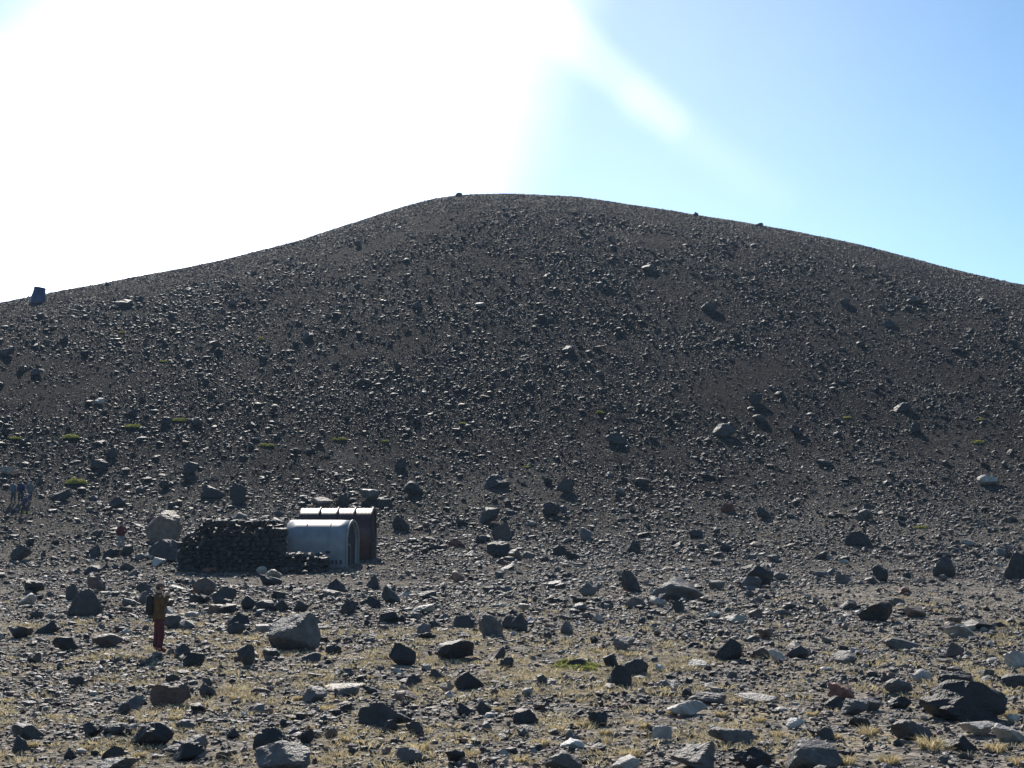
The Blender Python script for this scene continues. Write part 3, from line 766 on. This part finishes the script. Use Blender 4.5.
def person(px, py, hpx, facing, label, pose, cols, pack=None, cap=None, group=None):
    """facing: heading in radians, 0 looks up the hill (+Y), -pi/2 looks to the right"""
    p = hit(px, py)
    root = empty('person', (p.x, p.y, p.z), facing)
    tag(root, label, 'person', group)
    K = hpx * p.y / F / 1.74
    lean = pose.get('lean', 0.0); crouch = pose.get('crouch', 0.0)
    st = pose.get('stride', 0.06)

    def T(v):
        x, y, z = v
        return Vector((x, y, z)) * K
    ph = 0.93 - crouch
    pel = (0, -crouch * .35, ph)

    def up(dy, dz, x=0): return (x, pel[1] + dy + lean * dz, ph + dz * (1 - .3 * abs(lean)))
    B = [pel, up(0, .2), up(0.0, .40), up(.0, .53), up(.02, .60), up(.035, .69), up(.025, .76)]
    RB = [.118, .115, .125, .055, .06, .085, .068]
    Ed = [(0, 1), (1, 2), (2, 3), (3, 4), (4, 5), (5, 6)]
    idx = {}

    def addv(v, r, parent_i):
        B.append(v); RB.append(r); Ed.append((parent_i, len(B) - 1)); return len(B) - 1
    arms = pose.get('arms', ('down', 'down'))
    for sgn, am in ((-1, arms[0]), (1, arms[1])):
        sh = up(0, .455, sgn * .175)
        if am == 'camera': el = up(.13, .22, sgn * .25); wr = up(.22, .50, sgn * .09); hd = up(.245, .57, sgn * .06); fdir = Vector((-sgn * .5, .3, .6))
        elif am == 'hip': el = up(-.12, .2, sgn * .33); wr = up(.03, .03, sgn * .19); hd = up(.09, .0, sgn * .14); fdir = Vector((-sgn * .6, .6, -.3))
        elif am == 'forward': el = up(.10, .2, sgn * .24); wr = up(.32, .18, sgn * .18); hd = up(.40, .19, sgn * .16); fdir = Vector((0, 1, -.1))
        else: el = up(-.03, .18, sgn * .235); wr = up(.04, -.05, sgn * .25); hd = up(.065, -.13, sgn * .245); fdir = Vector((0, .25, -1))
        i0 = addv(sh, .062, 2); i1 = addv(el, .044, i0); i2 = addv(wr, .029, i1); i3 = addv(hd, .036, i2)
        idx[sgn] = (i0, i1, i2, i3)
        fd = fdir.normalized(); side = fd.cross(Vector((sgn, .2, .1))).normalized()
        for k in range(4):
            ln = (.062, .075, .07, .052)[k]
            q = Vector(hd) + side * (k - 1.5) * .021 + fd * .035
            a1 = addv(tuple(q), .0095, i3); a2 = addv(tuple(q + fd * ln * .6 - side * 0 + Vector((-sgn * .012, 0, 0))), .0085, a1)
            addv(tuple(q + fd * ln + Vector((-sgn * .03, 0, 0))), .007, a2)
        q = Vector(hd) - side * .034 + fd * .0
        a1 = addv(tuple(q), .0105, i3); addv(tuple(q - side * .018 + fd * .035), .009, a1)
    legs = {}
    for sgn in (-1, 1):
        hp = (sgn * .085, pel[1], ph - .06)
        f = st * sgn
        kn = (sgn * .10, f * .8 + .03 + crouch * .75, .49 - crouch * .12); an = (sgn * .105, f - .02, .09); to = (sgn * .125, f + .15, .035)
        i0 = addv(hp, .088, 0); i1 = addv(kn, .058, i0); i2 = addv(an, .042, i1); i3 = addv(to, .036, i2)
        legs[sgn] = (i0, i1, i2, i3)
    # nose
    hv = B[5]; addv((0, hv[1] + .105, hv[2] - .012), .014, 5)

    def rad(r, s=1.0, a=0.0):
        return ((r[0] * s + a) * K, (r[1] * s + a) * K) if isinstance(r, tuple) else ((r * s + a) * K, (r * s + a) * K)
    skin_mesh('body', [T(v) for v in B], Ed, [rad(r) for r in RB], M_SKIN, root)

    def sub(ids, chains, add, name, col, rings=None):
        use = []; ee = []
        for ch in chains:
            for a, b in zip(ch, ch[1:]):
                ee.append((a, b))
            for a in ch:
                if a not in use: use.append(a)
        bmj = bmesh.new()
        for ch in chains:
            o_ = skin_mesh(name, [T(B[q]) for q in ch], [(i, i + 1) for i in range(len(ch) - 1)], [rad(RB[q], 1.0, add) for q in ch], cloth(*col), root)
            bmj.from_mesh(o_.data); me_ = o_.data; bpy.data.objects.remove(o_); bpy.data.meshes.remove(me_)
        if rings:
            n = 20; prev = None
            for k, (dz, wx, wy) in enumerate(rings):
                c = up(0, dz)
                wx *= 1.1; wy *= 1.12; ring = [bmj.verts.new(T((c[0] + wx * math.cos(2 * math.pi * i / n), c[1] + wy * math.sin(2 * math.pi * i / n), c[2]))) for i in range(n)]
                if prev:
                    for i in range(n): bmj.faces.new((prev[i], prev[(i + 1) % n], ring[(i + 1) % n], ring[i]))
                prev = ring
        for f in bmj.faces: f.smooth = True
        bmesh.ops.recalc_face_normals(bmj, faces=bmj.faces[:])
        me = bpy.data.meshes.new(name); bmj.to_mesh(me); bmj.free()
        return link_mesh(name, me, cloth(*col), root)
    a, b = idx[-1], idx[1]
    sub(None, [(a[0], a[1], a[2]), (b[0], b[1], b[2])], .02, 'jacket', cols['jacket'],
        [(-.09, .178, .150), (.02, .180, .152), (.15, .172, .148), (.30, .185, .150), (.40, .222, .145), (.47, .212, .118), (.52, .11, .09), (.56, .072, .072)])
    la, lb = legs[-1], legs[1]
    sub(None, [(la[0], la[1], la[2]), (lb[0], lb[1], lb[2])], .032, 'trousers', cols['trousers'],
        [(.04, .155, .135), (-.06, .165, .140), (-.13, .155, .13), (-.17, .10, .10)])
    for l in (la, lb):
        sub(None, [(l[2], l[3])], .014, 'boot', cols.get('boots', ('dark_boots', (0.05, 0.04, 0.035))))
    hc = T(B[5])
    if cap:
        c = ellip('cap', (hc.x, hc.y - .005 * K, hc.z + .035 * K), (.098 * K, .112 * K, .085 * K), cloth(*cap), root, clip=0.0)
        ellip('brim', (hc.x, hc.y + .09 * K, hc.z + .037 * K), (.075 * K, .085 * K, .010 * K), cloth(*cap), c)
    ellip('hair', (hc.x, hc.y - .03 * K, hc.z + .012 * K), (.092 * K, .088 * K, .088 * K), M_HAIR, root)
    for sgn in (-1, 1):
        ellip('eye', (hc.x + sgn * .033 * K, hc.y + .083 * K, hc.z + .012 * K), (.011 * K, .008 * K, .008 * K), M_HAIR, root, seg=8)
        ellip('ear', (hc.x + sgn * .083 * K, hc.y, hc.z - .005 * K), (.012 * K, .022 * K, .03 * K), M_SKIN, root, seg=10)
    if pack:
        bm = bmesh.new(); bmesh.ops.create_cube(bm, size=1.0)
        c = Vector(up(-.215, .27))
        for v in bm.verts:
            t = 1 - .18 * (v.co.z > 0)
            v.co = Vector((c.x + v.co.x * .34 * t, c.y + v.co.y * .21 * t + lean * v.co.z * .5, c.z + v.co.z * .54)) * K
        bmesh.ops.bevel(bm, geom=bm.edges[:], offset=.06 * K, segments=3, affect='EDGES')
        for f in bm.faces: f.smooth = True
        me = bpy.data.meshes.new('backpack'); bm.to_mesh(me); bm.free()
        bp = link_mesh('backpack', me, cloth(*pack)); bp.parent = None
        bp.location = root.location; bp.rotation_euler = root.rotation_euler
        for sgn in (-1, 1):
            s_ = skin_mesh('strap', [T(up(-.12, .5, sgn * .1)), T(up(.0, .53, sgn * .11)), T(up(.13, .42, sgn * .12)), T(up(.14, .25, sgn * .14)), T(up(0, .1, sgn * .17))],
                           [(0, 1), (1, 2), (2, 3), (3, 4)], [(.02 * K, .012 * K)] * 5, cloth(*pack), bp, 1)
        pk = bp
    else: pk = None
    blocked.append((p.x, p.y, 0.45))
    return root, K, T(up(.30, .62)), pk


OCHRE = ('ochre_jacket', (0.105, 0.055, 0.018)); MAROON = ('dark_red_trousers', (0.085, 0.012, 0.016)); BLACKC = ('black_cloth', (0.02, 0.02, 0.022))
r1, K1, cpos, pk1 = person(158, 652, 68, -math.radians(72), 'person in dark red trousers and ochre jacket raising a camera', dict(arms=('camera', 'camera'), stride=.05), dict(jacket=OCHRE, trousers=MAROON, boots=('red_boots', (0.16, 0.03, 0.03))), BLACKC, ('brown_cap', (0.10, 0.06, 0.05)))
tag(pk1, 'black backpack worn by the person in dark red trousers', 'backpack')
cr = empty('camera', r1.matrix_basis @ cpos, r1.rotation_euler.z)
tag(cr, 'small dark camera held up by the person in dark red trousers', 'camera')
box_mesh('body', -.065, .065, -.025, .025, -.04, .04, BLACKM := cloth('camera_black', (0.03, 0.03, 0.032)), cr, .008)
lens_ = ellip('lens', (0, .045, 0), (.03, .035, .03), BLACKM, cr, seg=14)
REDJ = ('dark_red_jacket', (0.10, 0.014, 0.02))
r2, K2, c2, pk2 = person(121, 549.5, 28, math.radians(8), 'person in red jacket walking away uphill left of the tan boulder', dict(arms=('down', 'hip'), stride=.12), dict(jacket=REDJ, trousers=('grey_trousers', (0.22, 0.22, 0.23))), ('red_pack', (0.11, 0.012, 0.018)), ('dark_cap', (0.04, 0.04, 0.06)))
tag(pk2, 'dark red backpack on the back of the person in red jacket', 'backpack')
DT_ = ('dark_trousers', (0.03, 0.032, 0.04))
r3, K3, c3, pk3 = person(13, 503, 22, math.radians(-20), 'person in pale blue jacket, leftmost of the distant group', dict(arms=('hip', 'down'), stride=.06), dict(jacket=('pale_blue_jacket', (0.07, 0.10, 0.14)), trousers=DT_), None, None)
r4, K4, c4, pk4 = person(20.5, 503, 23, math.radians(15), 'person with a deep blue backpack in the middle of the distant group', dict(arms=('down', 'down'), stride=.1), dict(jacket=('blue_jacket', (0.012, 0.022, 0.07)), trousers=DT_), ('blue_pack', (0.006, 0.018, 0.09)), None)
tag(pk4, 'deep blue backpack on the middle person of the distant group', 'backpack')
r5, K5, c5, pk5 = person(30, 503, 23, math.radians(50), 'person in light grey jacket, rightmost of the distant group', dict(arms=('forward', 'down'), stride=.08), dict(jacket=('light_grey_jacket', (0.11, 0.125, 0.14)), trousers=('purple_grey_trousers', (0.07, 0.05, 0.09))), None, ('white_cap', (0.6, 0.6, 0.6)))
r6, K6, c6, pk6 = person(24, 516, 23, math.radians(-60), 'person in dark clothes with a white cap, below the distant group', dict(arms=('forward', 'down'), stride=.2, lean=.25), dict(jacket=('navy_jacket', (0.03, 0.04, 0.09)), trousers=DT_), None, ('white_cap', (0.6, 0.6, 0.6)))


# ------------------------------------------------------------------ plants
def leaf_dome(name, rx, ry, rz, n, c0, c1, seed, leaf=0.03):
    """cushion: n tiny leaf triangles spread through a low lumpy dome"""
    rng = np.random.default_rng(seed)
    th = rng.uniform(0, 2 * math.pi, n); rr = np.sqrt(rng.random(n))
    lump = 1 + 0.75 * vnoise(np.cos(th) * 2.1 + seed, np.sin(th) * 2.1)
    rr = rr * lump
    x = np.cos(th) * rr * rx; y = np.sin(th) * rr * ry
    top = np.sqrt(np.clip(1 - (rr / np.maximum(lump, .1)) ** 2, 0, 1)) * rz * np.clip(0.95 + 1.6 * vnoise(x * 5 + seed, y * 5), .1, 2)
    z = top * rng.uniform(0.35, 1.0, n)
    C = np.stack([x, y, z], -1)
    a = rng.normal(size=(n, 3)); a /= np.linalg.norm(a, axis=1)[:, None]
    b = rng.normal(size=(n, 3)); b -= a * (a * b).sum(1)[:, None]; b /= np.linalg.norm(b, axis=1)[:, None]
    s = leaf * rng.uniform(.6, 1.4, n)[:, None]
    V = np.stack([C - a * s, C + a * s * .5 + b * s * .7, C + a * s * .5 - b * s * .7], 1).reshape(-1, 3)
    Fc = np.arange(n * 3).reshape(-1, 3)
    t = rng.random(n)[:, None]
    cols = np.array(c0) * (1 - t) + np.array(c1) * t
    return mesh_np(name, V, Fc, cols)


def plant(px, py, wpx, hpx, c0, c1, label, seed, name='cushion_plant', cat='plant', group='yellow green cushion plants on the slope'):
    p = hit(px, py); s = p.y / F
    rx = wpx * s / 2; ry = rx * 0.9; rz = max(0.12, hpx * s * .8)
    n = int(min(9000, 500 + 1500 * rx * ry / .1))
    o = link_mesh(name, leaf_dome(name, rx, ry, rz, n, c0, c1, seed, leaf=max(.03, .022 + .03 * rx)), M_LEAF, None, (p.x, p.y, p.z - .03))
    tag(o, label, cat, group)
    blocked.append((p.x, p.y - .2, rx * .8)); blocked.append((p.x, p.y - rx, rx * .7))
    return o


YG0, YG1 = (0.26, 0.25, 0.05), (0.60, 0.56, 0.13)
plant(577, 668, 58, 8, (0.12, 0.14, 0.035), (0.55, 0.54, 0.15), 'bright green leafy mat of a plant among stones in the foreground', 41, 'leafy_plant', 'plant', None)
plant(76, 483, 25, 5, YG0, YG1, 'largest yellow green cushion plant, right of the distant group', 42)
plant(25, 513, 8, 5, YG0, YG1, 'small yellow cushion plant at the feet of the person with a white cap', 43)
CUSH = [(72, 438, 17, 4, 'yellow green cushion plant on the left slope above the largest cushion'), (15, 439, 11, 3, 'faint yellow green cushion plant near the left edge above the distant group'),
        (133, 427, 16, 3, 'thin yellow green cushion plant up and right of the largest cushion'), (179, 421, 14, 3, 'yellow green cushion plant beside a black rock on the left slope'),
        (163, 362, 8, 2, 'tiny green cushion plant high on the left slope'), (122, 333, 9, 2, 'tiny green cushion plant below the flat dark block'), (262, 340, 8, 3, 'small yellow green cushion plant high on the slope, left of centre'),
        (268, 446, 14, 3, 'low yellow green cushion plant up the slope behind the stone wall'), (340, 440, 13, 3, 'low yellow green cushion plant up the slope behind the red hut'), (385, 442, 9, 3, 'small yellow green cushion plant right of the one behind the red hut'),
        (463, 424, 10, 2, 'thin yellow green cushion plant at mid slope in the centre'), (600, 413, 9, 3, 'small yellow green cushion plant in mid slope left of the dome boulder'), (527, 467, 8, 2, 'tiny yellow green cushion plant low in the centre of the slope'),
        (847, 418, 9, 2, 'tiny green cushion plant right of the dome boulder'), (978, 443, 12, 3, 'low yellow green cushion plant near the right edge of the slope'), (921, 528, 12, 3, 'yellow green cushion plant low on the slope at the right'), (981, 420, 8, 2, 'tiny green cushion plant highest near the right edge')]
for k, (x, y, w, h, lb) in enumerate(CUSH): plant(x, y, w, h, YG0, YG1, lb, 60 + k)


def tuft_arrays(rng, n, spread, hgt, c0, c1, blade=0.009):
    """n bent blades of a straw tussock; returns verts, tris, colours"""
    th = rng.uniform(0, 2 * math.pi, n); rr = spread * np.sqrt(rng.random(n)) * .6
    base = np.stack([np.cos(th) * rr, np.sin(th) * rr, np.zeros(n)], -1)
    out = np.stack([np.cos(th), np.sin(th), np.zeros(n)], -1) * rng.uniform(.2, 1.0, n)[:, None]
    hh = hgt * rng.uniform(.5, 1.1, n)
    mid = base + out * spread * .35; mid[:, 2] = hh * .62
    tip = base + out * spread * .95; tip[:, 2] = hh * rng.uniform(.5, 1.0, n)
    ph = rng.uniform(0, math.pi, n); sd = np.stack([np.cos(ph), np.sin(ph), np.zeros(n)], -1) * blade
    V = np.stack([base - sd, base + sd, mid - sd * .8, mid + sd * .8, tip], 1)
    q = np.arange(n)[:, None] * 5
    Fc = np.concatenate([q + np.array([[0, 1, 3]]), q + np.array([[0, 3, 2]]), q + np.array([[2, 3, 4]])])
    t = rng.random(n)[:, None]; c = np.array(c0) * (1 - t) + np.array(c1) * t
    return V.reshape(-1, 3), Fc, np.concatenate([c, c, c])


ST0, ST1 = (0.38, 0.30, 0.16), (0.76, 0.64, 0.39)
TUSS = [(417, 752, 28), (836, 739, 15), (31, 747, 16), (53, 720, 16), (328, 711, 18), (497, 711, 12), (463, 739, 18), (630, 757, 24), (721, 716, 14), (540, 746, 20), (556, 732, 18), (704, 748, 18),
        (930, 749, 32), (953, 714, 20), (868, 735, 22), (995, 752, 24), (890, 764, 24), (846, 764, 22), (760, 722, 14), (237, 700, 16), (175, 720, 14), (262, 757, 20), (348, 741, 16), (437, 681, 10), (372, 679, 10), (214, 711, 12),
        (645, 728, 14), (606, 735, 16), (672, 714, 12), (1010, 716, 18), (1018, 764, 20), (812, 716, 14), (778, 737, 16), (140, 757, 16), (85, 750, 14), (8, 703, 14), (470, 757, 18), (520, 762, 18), (582, 726, 12), (299, 700, 12)]


def side_word(x):
    return 'at the far left' if x < 130 else 'on the left' if x < 340 else 'left of centre' if x < 480 else 'near the centre' if x < 600 else 'right of centre' if x < 760 else 'on the right' if x < 920 else 'at the far right'


def nearest_rocks(x, y, skip=None):
    c = [(math.hypot(x - q['cx'], (y - q['cy'])*1.3) , q) for q in placed if q['label'] and q is not skip]
    c.sort(key=lambda t: t[0]); return [q for _, q in c]


SHORT = {}
LANDMARK = [
 (158, 618, 'the photographing person'), (121, 536, 'the red jacketed person'), (320, 545, 'the white hut'), (345, 520, 'the red hut'), (237, 540, 'the tall stone wall'), (163, 528, 'the tan boulder'),
 (85, 603, 'the peaked boulder'), (172, 693, 'the brown boulder'), (151, 736, 'the wide blackish boulder'), (295, 632, 'the large grey boulder'), (345, 686, 'the whitish slab'), (385, 716, 'the long dark boulder'),
 (282, 760, 'the broken pale boulder'), (454, 650, 'the humped boulder'), (404, 655, 'the split boulder'), (490, 624, 'the tilted slab'), (577, 662, 'the green plant'), (675, 589, 'the pointed grey boulder'), (729, 650, 'the tan-topped boulder'),
 (687, 709, 'the flat pale slab'), (753, 760, 'the black-sided boulder'), (964, 703, 'the biggest black boulder'), (876, 611, 'the rounded black boulder'), (842, 692, 'the red rock'), (815, 758, 'the lumpy light boulder'), (912, 731, 'the dark pointed boulder'),
 (761, 576, 'the light-sided boulder'), (1015, 566, 'the right-edge boulder'), (723, 430, 'the dome boulder'), (498, 550, 'the ragged boulder'), (322, 502, 'the flat tan rock'), (123, 302, 'the pale-topped block'), (38, 295, 'the blue drum'), (76, 479, 'the largest cushion plant'), (20, 492, 'the distant group'),
 (490, 195, 'the flat summit')]


def relation(x, y, k=0, skip_self=True):
    c = sorted([(math.hypot(x - a, (y - b) * 1.5), a, b, n) for a, b, n in LANDMARK if math.hypot(x - a, y - b) > 6])
    dist, a, b, n = c[k]
    dx, dy = x - a, y - b
    near = 'just ' if dist < 32 else '' if dist < 90 else 'well '
    if abs(dx) > 1.7 * abs(dy): return near + ('left of ' if dx < 0 else 'right of ') + n
    if abs(dy) > 1.7 * abs(dx): return near + ('uphill of ' if dy < 0 else 'below ') + n
    return near + ('up and ' if dy < 0 else 'down and ') + ('left of ' if dx < 0 else 'right of ') + n


USED = set()


def unique(front, x, y):
    plain = [relation(x, y, k) for k in range(8)]
    bare = [t.replace('just ', '').replace('well ', '') for t in plain]
    tries = [front + ' ' + t for t in plain[:2]] + [front + ' ' + plain[0] + ' and ' + bare[1], front + ' ' + plain[0] + ' and ' + bare[2]]
    tries += [front + ' ' + t for t in plain[2:]] + [front + ' ' + bare[i] + ' and ' + bare[j] for i in range(6) for j in range(i + 1, 7)]
    for lab in tries:
        if lab not in USED and len(lab.split()) <= 16:
            USED.add(lab); return lab
    return front + ' ' + plain[0]


for k, (x, y, wp) in enumerate(TUSS):
    rng = np.random.default_rng(300 + k)
    p = hit(x, y); s = p.y / F
    V, Fc, c = tuft_arrays(rng, 130, wp * s * .55, wp * s * .5, ST0, ST1, 0.010)
    o = link_mesh('grass_tussock', mesh_np('grass_tussock', V, Fc, c), M_GRASS, None, (p.x, p.y, p.z - .01))
    sz = 'big' if wp >= 20 else 'rounded' if wp >= 16 else 'small'
    tag(o, unique(sz + ' straw coloured grass tussock', x, y), 'grass tussock', 'straw tussocks on the plain')
    blocked.append((p.x, p.y, wp * s * .3))

# ------------------------------------------------------------------ loose stones over the whole slope
BLK = np.array(blocked)


def free(x, y, s):
    ok = np.ones(len(x), bool)
    for bx, by, br in BLK: ok &= (x - bx) ** 2 + (y - by) ** 2 > (br + s * .45) ** 2
    return ok


def sample_area(n, d0, d1, half, rng):
    d = np.sqrt(rng.uniform(d0 * d0, d1 * d1, n)); a = rng.uniform(-half, half, n)
    return d * np.sin(a), d * np.cos(a)


TINTS = np.array([TINT['dark'], TINT['black'], TINT['grey'], TINT['brown'], TINT['pale'], TINT['red'], TINT['tan']])
TKEY = ['dark', 'black', 'grey', 'brown', 'pale', 'red', 'tan']
OCTS = []
for i in range(30):
    rg = np.random.default_rng(500 + i)
    OCTS.append(OCT_V * rg.uniform(.55, 1.05, (6, 1)) + rg.normal(0, .16, (6, 3)))


def shapes_for(kind):
    if kind == 'oct': return np.array(OCTS), OCT_F
    return np.array(SMALL), ICO[1][1]


def scatter(rng, x, y, s, kind, tint_idx):
    n = len(x)
    B, Fc = shapes_for(kind)
    P = B[rng.integers(len(B), size=n)]                      # n, v, 3
    sc = np.stack([s * rng.uniform(.8, 1.25, n), s * rng.uniform(.65, 1.1, n), s * rng.uniform(.32, .85, n)], -1) * 0.5
    P = P * sc[:, None, :]
    a = rng.uniform(0, 2 * math.pi, n); ca, sa = np.cos(a), np.sin(a)
    tl = rng.normal(0, .28, n); ct, st = np.cos(tl), np.sin(tl)
    X, Y, Z = P[..., 0], P[..., 1], P[..., 2]
    X, Z = X * ct[:, None] + Z * st[:, None], -X * st[:, None] + Z * ct[:, None]
    X, Y = X * ca[:, None] - Y * sa[:, None], X * sa[:, None] + Y * ca[:, None]
    z = ground(x, y) + sc[:, 2] * rng.uniform(.15, .75, n)
    V = np.stack([X + x[:, None], Y + y[:, None], Z + z[:, None]], -1)
    nv = P.shape[1]
    Fs = (np.arange(n)[:, None, None] * nv + Fc[None]).reshape(-1, 3)
    c = TINTS[tint_idx] * rng.uniform(.6, 1.35, n)[:, None] * np.interp(y, [60, 110], [1.0, 0.44])[:, None]
    C = np.repeat(c, len(Fc), axis=0)
    return V.reshape(-1, 3), Fs, C


def pick_tint(rng, n, y):
    pr_near = np.array([.28, .18, .27, .09, .09, .015, .075]); pr_far = np.array([.44, .33, .155, .04, .014, .011, .01])
    u = rng.random(n); f = np.clip((y - 55) / 60, 0, 1)[:, None]
    cum = np.cumsum(pr_near * (1 - f) + pr_far * f, axis=1)
    return np.minimum((u[:, None] > cum).sum(1), 6)


rng = np.random.default_rng(77)
HALF = 0.54
chunks = []; cand = []


def zone(d0, d1, smin, smax, cover, dens_scale, thr=1.0):
    """octave by octave: each octave of size covers the same share of the ground"""
    area = HALF * (d1 * d1 - d0 * d0)
    s = smin
    while s < smax:
        n = int(area * cover / (1.1 * s * s))
        x, y = sample_area(n, d0, d1, HALF, rng)
        size = s * 2 ** rng.random(n) 
        dn = vnoise(x / 3.1 + 2, y / 3.1) + .8 * vnoise(x / 9.0, y / 9.0 + 5) + .5 * vnoise(x / 25.0 + 9, y / 25.0 + 5)
        keep = rng.random(n) < np.clip(.62 + dn * dens_scale, 0.16 if s < .25 else 0.06, 1)
        x, y, size = x[keep], y[keep], size[keep]
        if d1 > 200:                                                # clean skyline: only grit near the rim
            aa = np.arctan2(x, y); k3 = (np.hypot(x, y) < 215 - 330 * np.clip(np.abs(aa), 0, .35) ** 2 - 28) | (size < .38)
            x, y, size = x[k3], y[k3], size[k3]
        if s > 0.1:
            k2 = free(x, y, size); x, y, size = x[k2], y[k2], size[k2]
        else:
            k2 = free(x, y, size * 0); x, y, size = x[k2], y[k2], size[k2]
        ti = pick_tint(rng, len(x), y)
        dist = np.hypot(x, y)
        pxs = size * F / dist
        if s >= 0.22:
            big = pxs > 9.0
            for i in np.nonzero(big)[0]: cand.append((pxs[i], x[i], y[i], size[i], ti[i]))
            x, y, size, ti, pxs = x[~big], y[~big], size[~big], ti[~big], pxs[~big]
        m = pxs > 3.2
        if m.any(): chunks.append(scatter(rng, x[m], y[m], size[m], 'ico', ti[m]))
        if (~m).any(): chunks.append(scatter(rng, x[~m], y[~m], size[~m], 'oct', ti[~m]))
        s *= 2


zone(8, 19, .05, .2, .08, .8)
zone(19, 78, .045, .08, .22, .8)
zone(19, 78, .09, .17, .15, 1.0)
zone(19, 42, .15, .29, .085, 1.0)
zone(19, 42, .30, .59, .020, 1.3)
zone(42, 78, .18, .35, .105, 1.2)
zone(42, 78, .36, .7, .026, 1.3)
zone(78, 130, .10, .19, .46, .7)
zone(78, 130, .20, .39, .17, 1.1)
zone(78, 130, .40, .79, .050, 1.3)
zone(130, 225, .13, .25, .50, .6)
zone(130, 225, .26, .50, .17, 1.0)
zone(130, 225, .52, 1.0, .026, 1.3)

# the largest of them in view become rocks of their own
cand.sort(key=lambda t: -t[0])
NEED = 296 - len(placed)
rest = []
for pxs, x, y, s, ti in cand:
    sx, sy = project((x, y, gz(x, y)))
    if NEED > 0 and 6 < sx < 1018 and 200 < sy < 764 and not any(abs(q['cx'] - sx) < 14 and abs(q['cy'] - sy) < 9 for q in placed):
        NEED -= 1; rockseed += 1
        s = min(s, (24 if y < 70 else 15) * math.hypot(x, y) / F)
        wx = s * random.uniform(.85, 1.25); hz = s * random.uniform(.35, .7)
        o = make_rock((x, y, gz(x, y)), wx, s * random.uniform(.7, 1.0), hz, TKEY[ti], 3, rockseed, 'rock', planes=random.choice([7, 8, 9, 11]))
        wp = wx * F / y; hp = hz * F / y + 1
        placed.append(dict(o=o, cx=sx, cy=sy - hp / 2, w=wp, h=hp, tint=TKEY[ti], label=None))
    else: rest.append((x, y, min(s, 22 * math.hypot(x, y) / F), ti))
if rest:
    R = np.array(rest); chunks.append(scatter(rng, R[:, 0], R[:, 1], R[:, 2], 'ico', R[:, 3].astype(int)))
offs = 0; VV, FF, CC = [], [], []
for V, Fc, C in chunks:
    VV.append(V); FF.append(Fc + offs); CC.append(C); offs += len(V)
o = link_mesh('loose_stones', mesh_np('loose_stones', np.concatenate(VV), np.concatenate(FF), np.concatenate(CC)), M_ROCK)
tag(o, 'countless small loose lava stones strewn over plain and cone', 'stones', kind='stuff')
print('stones faces', sum(len(f) for f in FF), 'cand', len(cand), 'placed', len(placed))

for q in placed:
    o = q['o']
    if q['label']: lab = q['label']
    else:
        asp = q['h'] / q['w']
        shp = 'flat' if asp < .45 else 'low' if asp < .62 else 'blocky' if asp < .85 else 'upright'
        sz = 'tiny' if q['w'] < 12 else 'small' if q['w'] < 18 else 'medium' if q['w'] < 28 else 'large'
        lab = unique(f"{sz} {shp} {WORD[q['tint']]} {'stone' if q['w'] < 18 else 'rock'}", q['cx'], q['cy'])
    tag(o, lab, 'boulder' if o.name.startswith('boulder') else 'rock', 'boulders on plain and slope' if o.name.startswith('boulder') else 'rocks on plain and slope')

# ------------------------------------------------------------------ dry grass over the plain
def build_grass():
    rng = np.random.default_rng(5)
    n = 34000
    x, y = sample_area(n, 14, 62, HALF, rng)
    dn = vnoise(x / .8, y / .8 + 3) + .7 * vnoise(x / 2.6, y / 2.6 + 3) + .45 * vnoise(x / 9.0 + 4, y / 9.0)
    keep = rng.random(n) < np.clip(.10 + dn * 1.6, 0, 1) * np.clip((56 - y) / 26, 0, 1)
    x, y = x[keep], y[keep]
    z = ground(x, y)
    libs = [tuft_arrays(rng, 22, 1.0, .75, ST0, ST1, .035) for _ in range(24)]
    VV, FF, CC = [], [], []; off = 0
    k = rng.integers(24, size=len(x)); s = rng.uniform(.07, .25, len(x))
    for i in range(24):
        m = k == i
        V, Fc, c = libs[i]
        P = V[None] * s[m][:, None, None] * np.array([1.35, 1.35, .85]) + np.stack([x[m], y[m], z[m] - .01], -1)[:, None, :]
        cnt = int(m.sum())
        VV.append(P.reshape(-1, 3)); FF.append((np.arange(cnt)[:, None, None] * len(V) + Fc[None]).reshape(-1, 3) + off); off += cnt * len(V)
        CC.append(np.tile(c, (cnt, 1)) * np.repeat(rng.uniform(.7, 1.2, cnt), len(Fc))[:, None])
    o = link_mesh('dry_grass', mesh_np('dry_grass', np.concatenate(VV), np.concatenate(FF), np.concatenate(CC)), M_GRASS)
    tag(o, 'sparse low straw grass between the stones of the plain', 'grass', kind='stuff')


build_grass()

# ------------------------------------------------------------------ thin air haze
HAZE = 0.00024


def build_haze():
    m = bpy.data.materials.new('haze_air'); m.use_nodes = True
    nt = m.node_tree; nt.nodes.clear()
    out = nt.nodes.new('ShaderNodeOutputMaterial'); v = nt.nodes.new('ShaderNodeVolumePrincipled')
    v.inputs['Color'].default_value = (0.56, 0.77, 1.0, 1); v.inputs['Density'].default_value = HAZE; v.inputs['Anisotropy'].default_value = 0.0
    nt.links.new(v.outputs[0], out.inputs['Volume'])
    o = box_mesh('haze', -4200, 4200, -4200, 4200, -2.0, 62.0, m, None)
    tag(o, 'thin bluish air between the viewer and the cone', 'haze', kind='stuff')


build_haze()
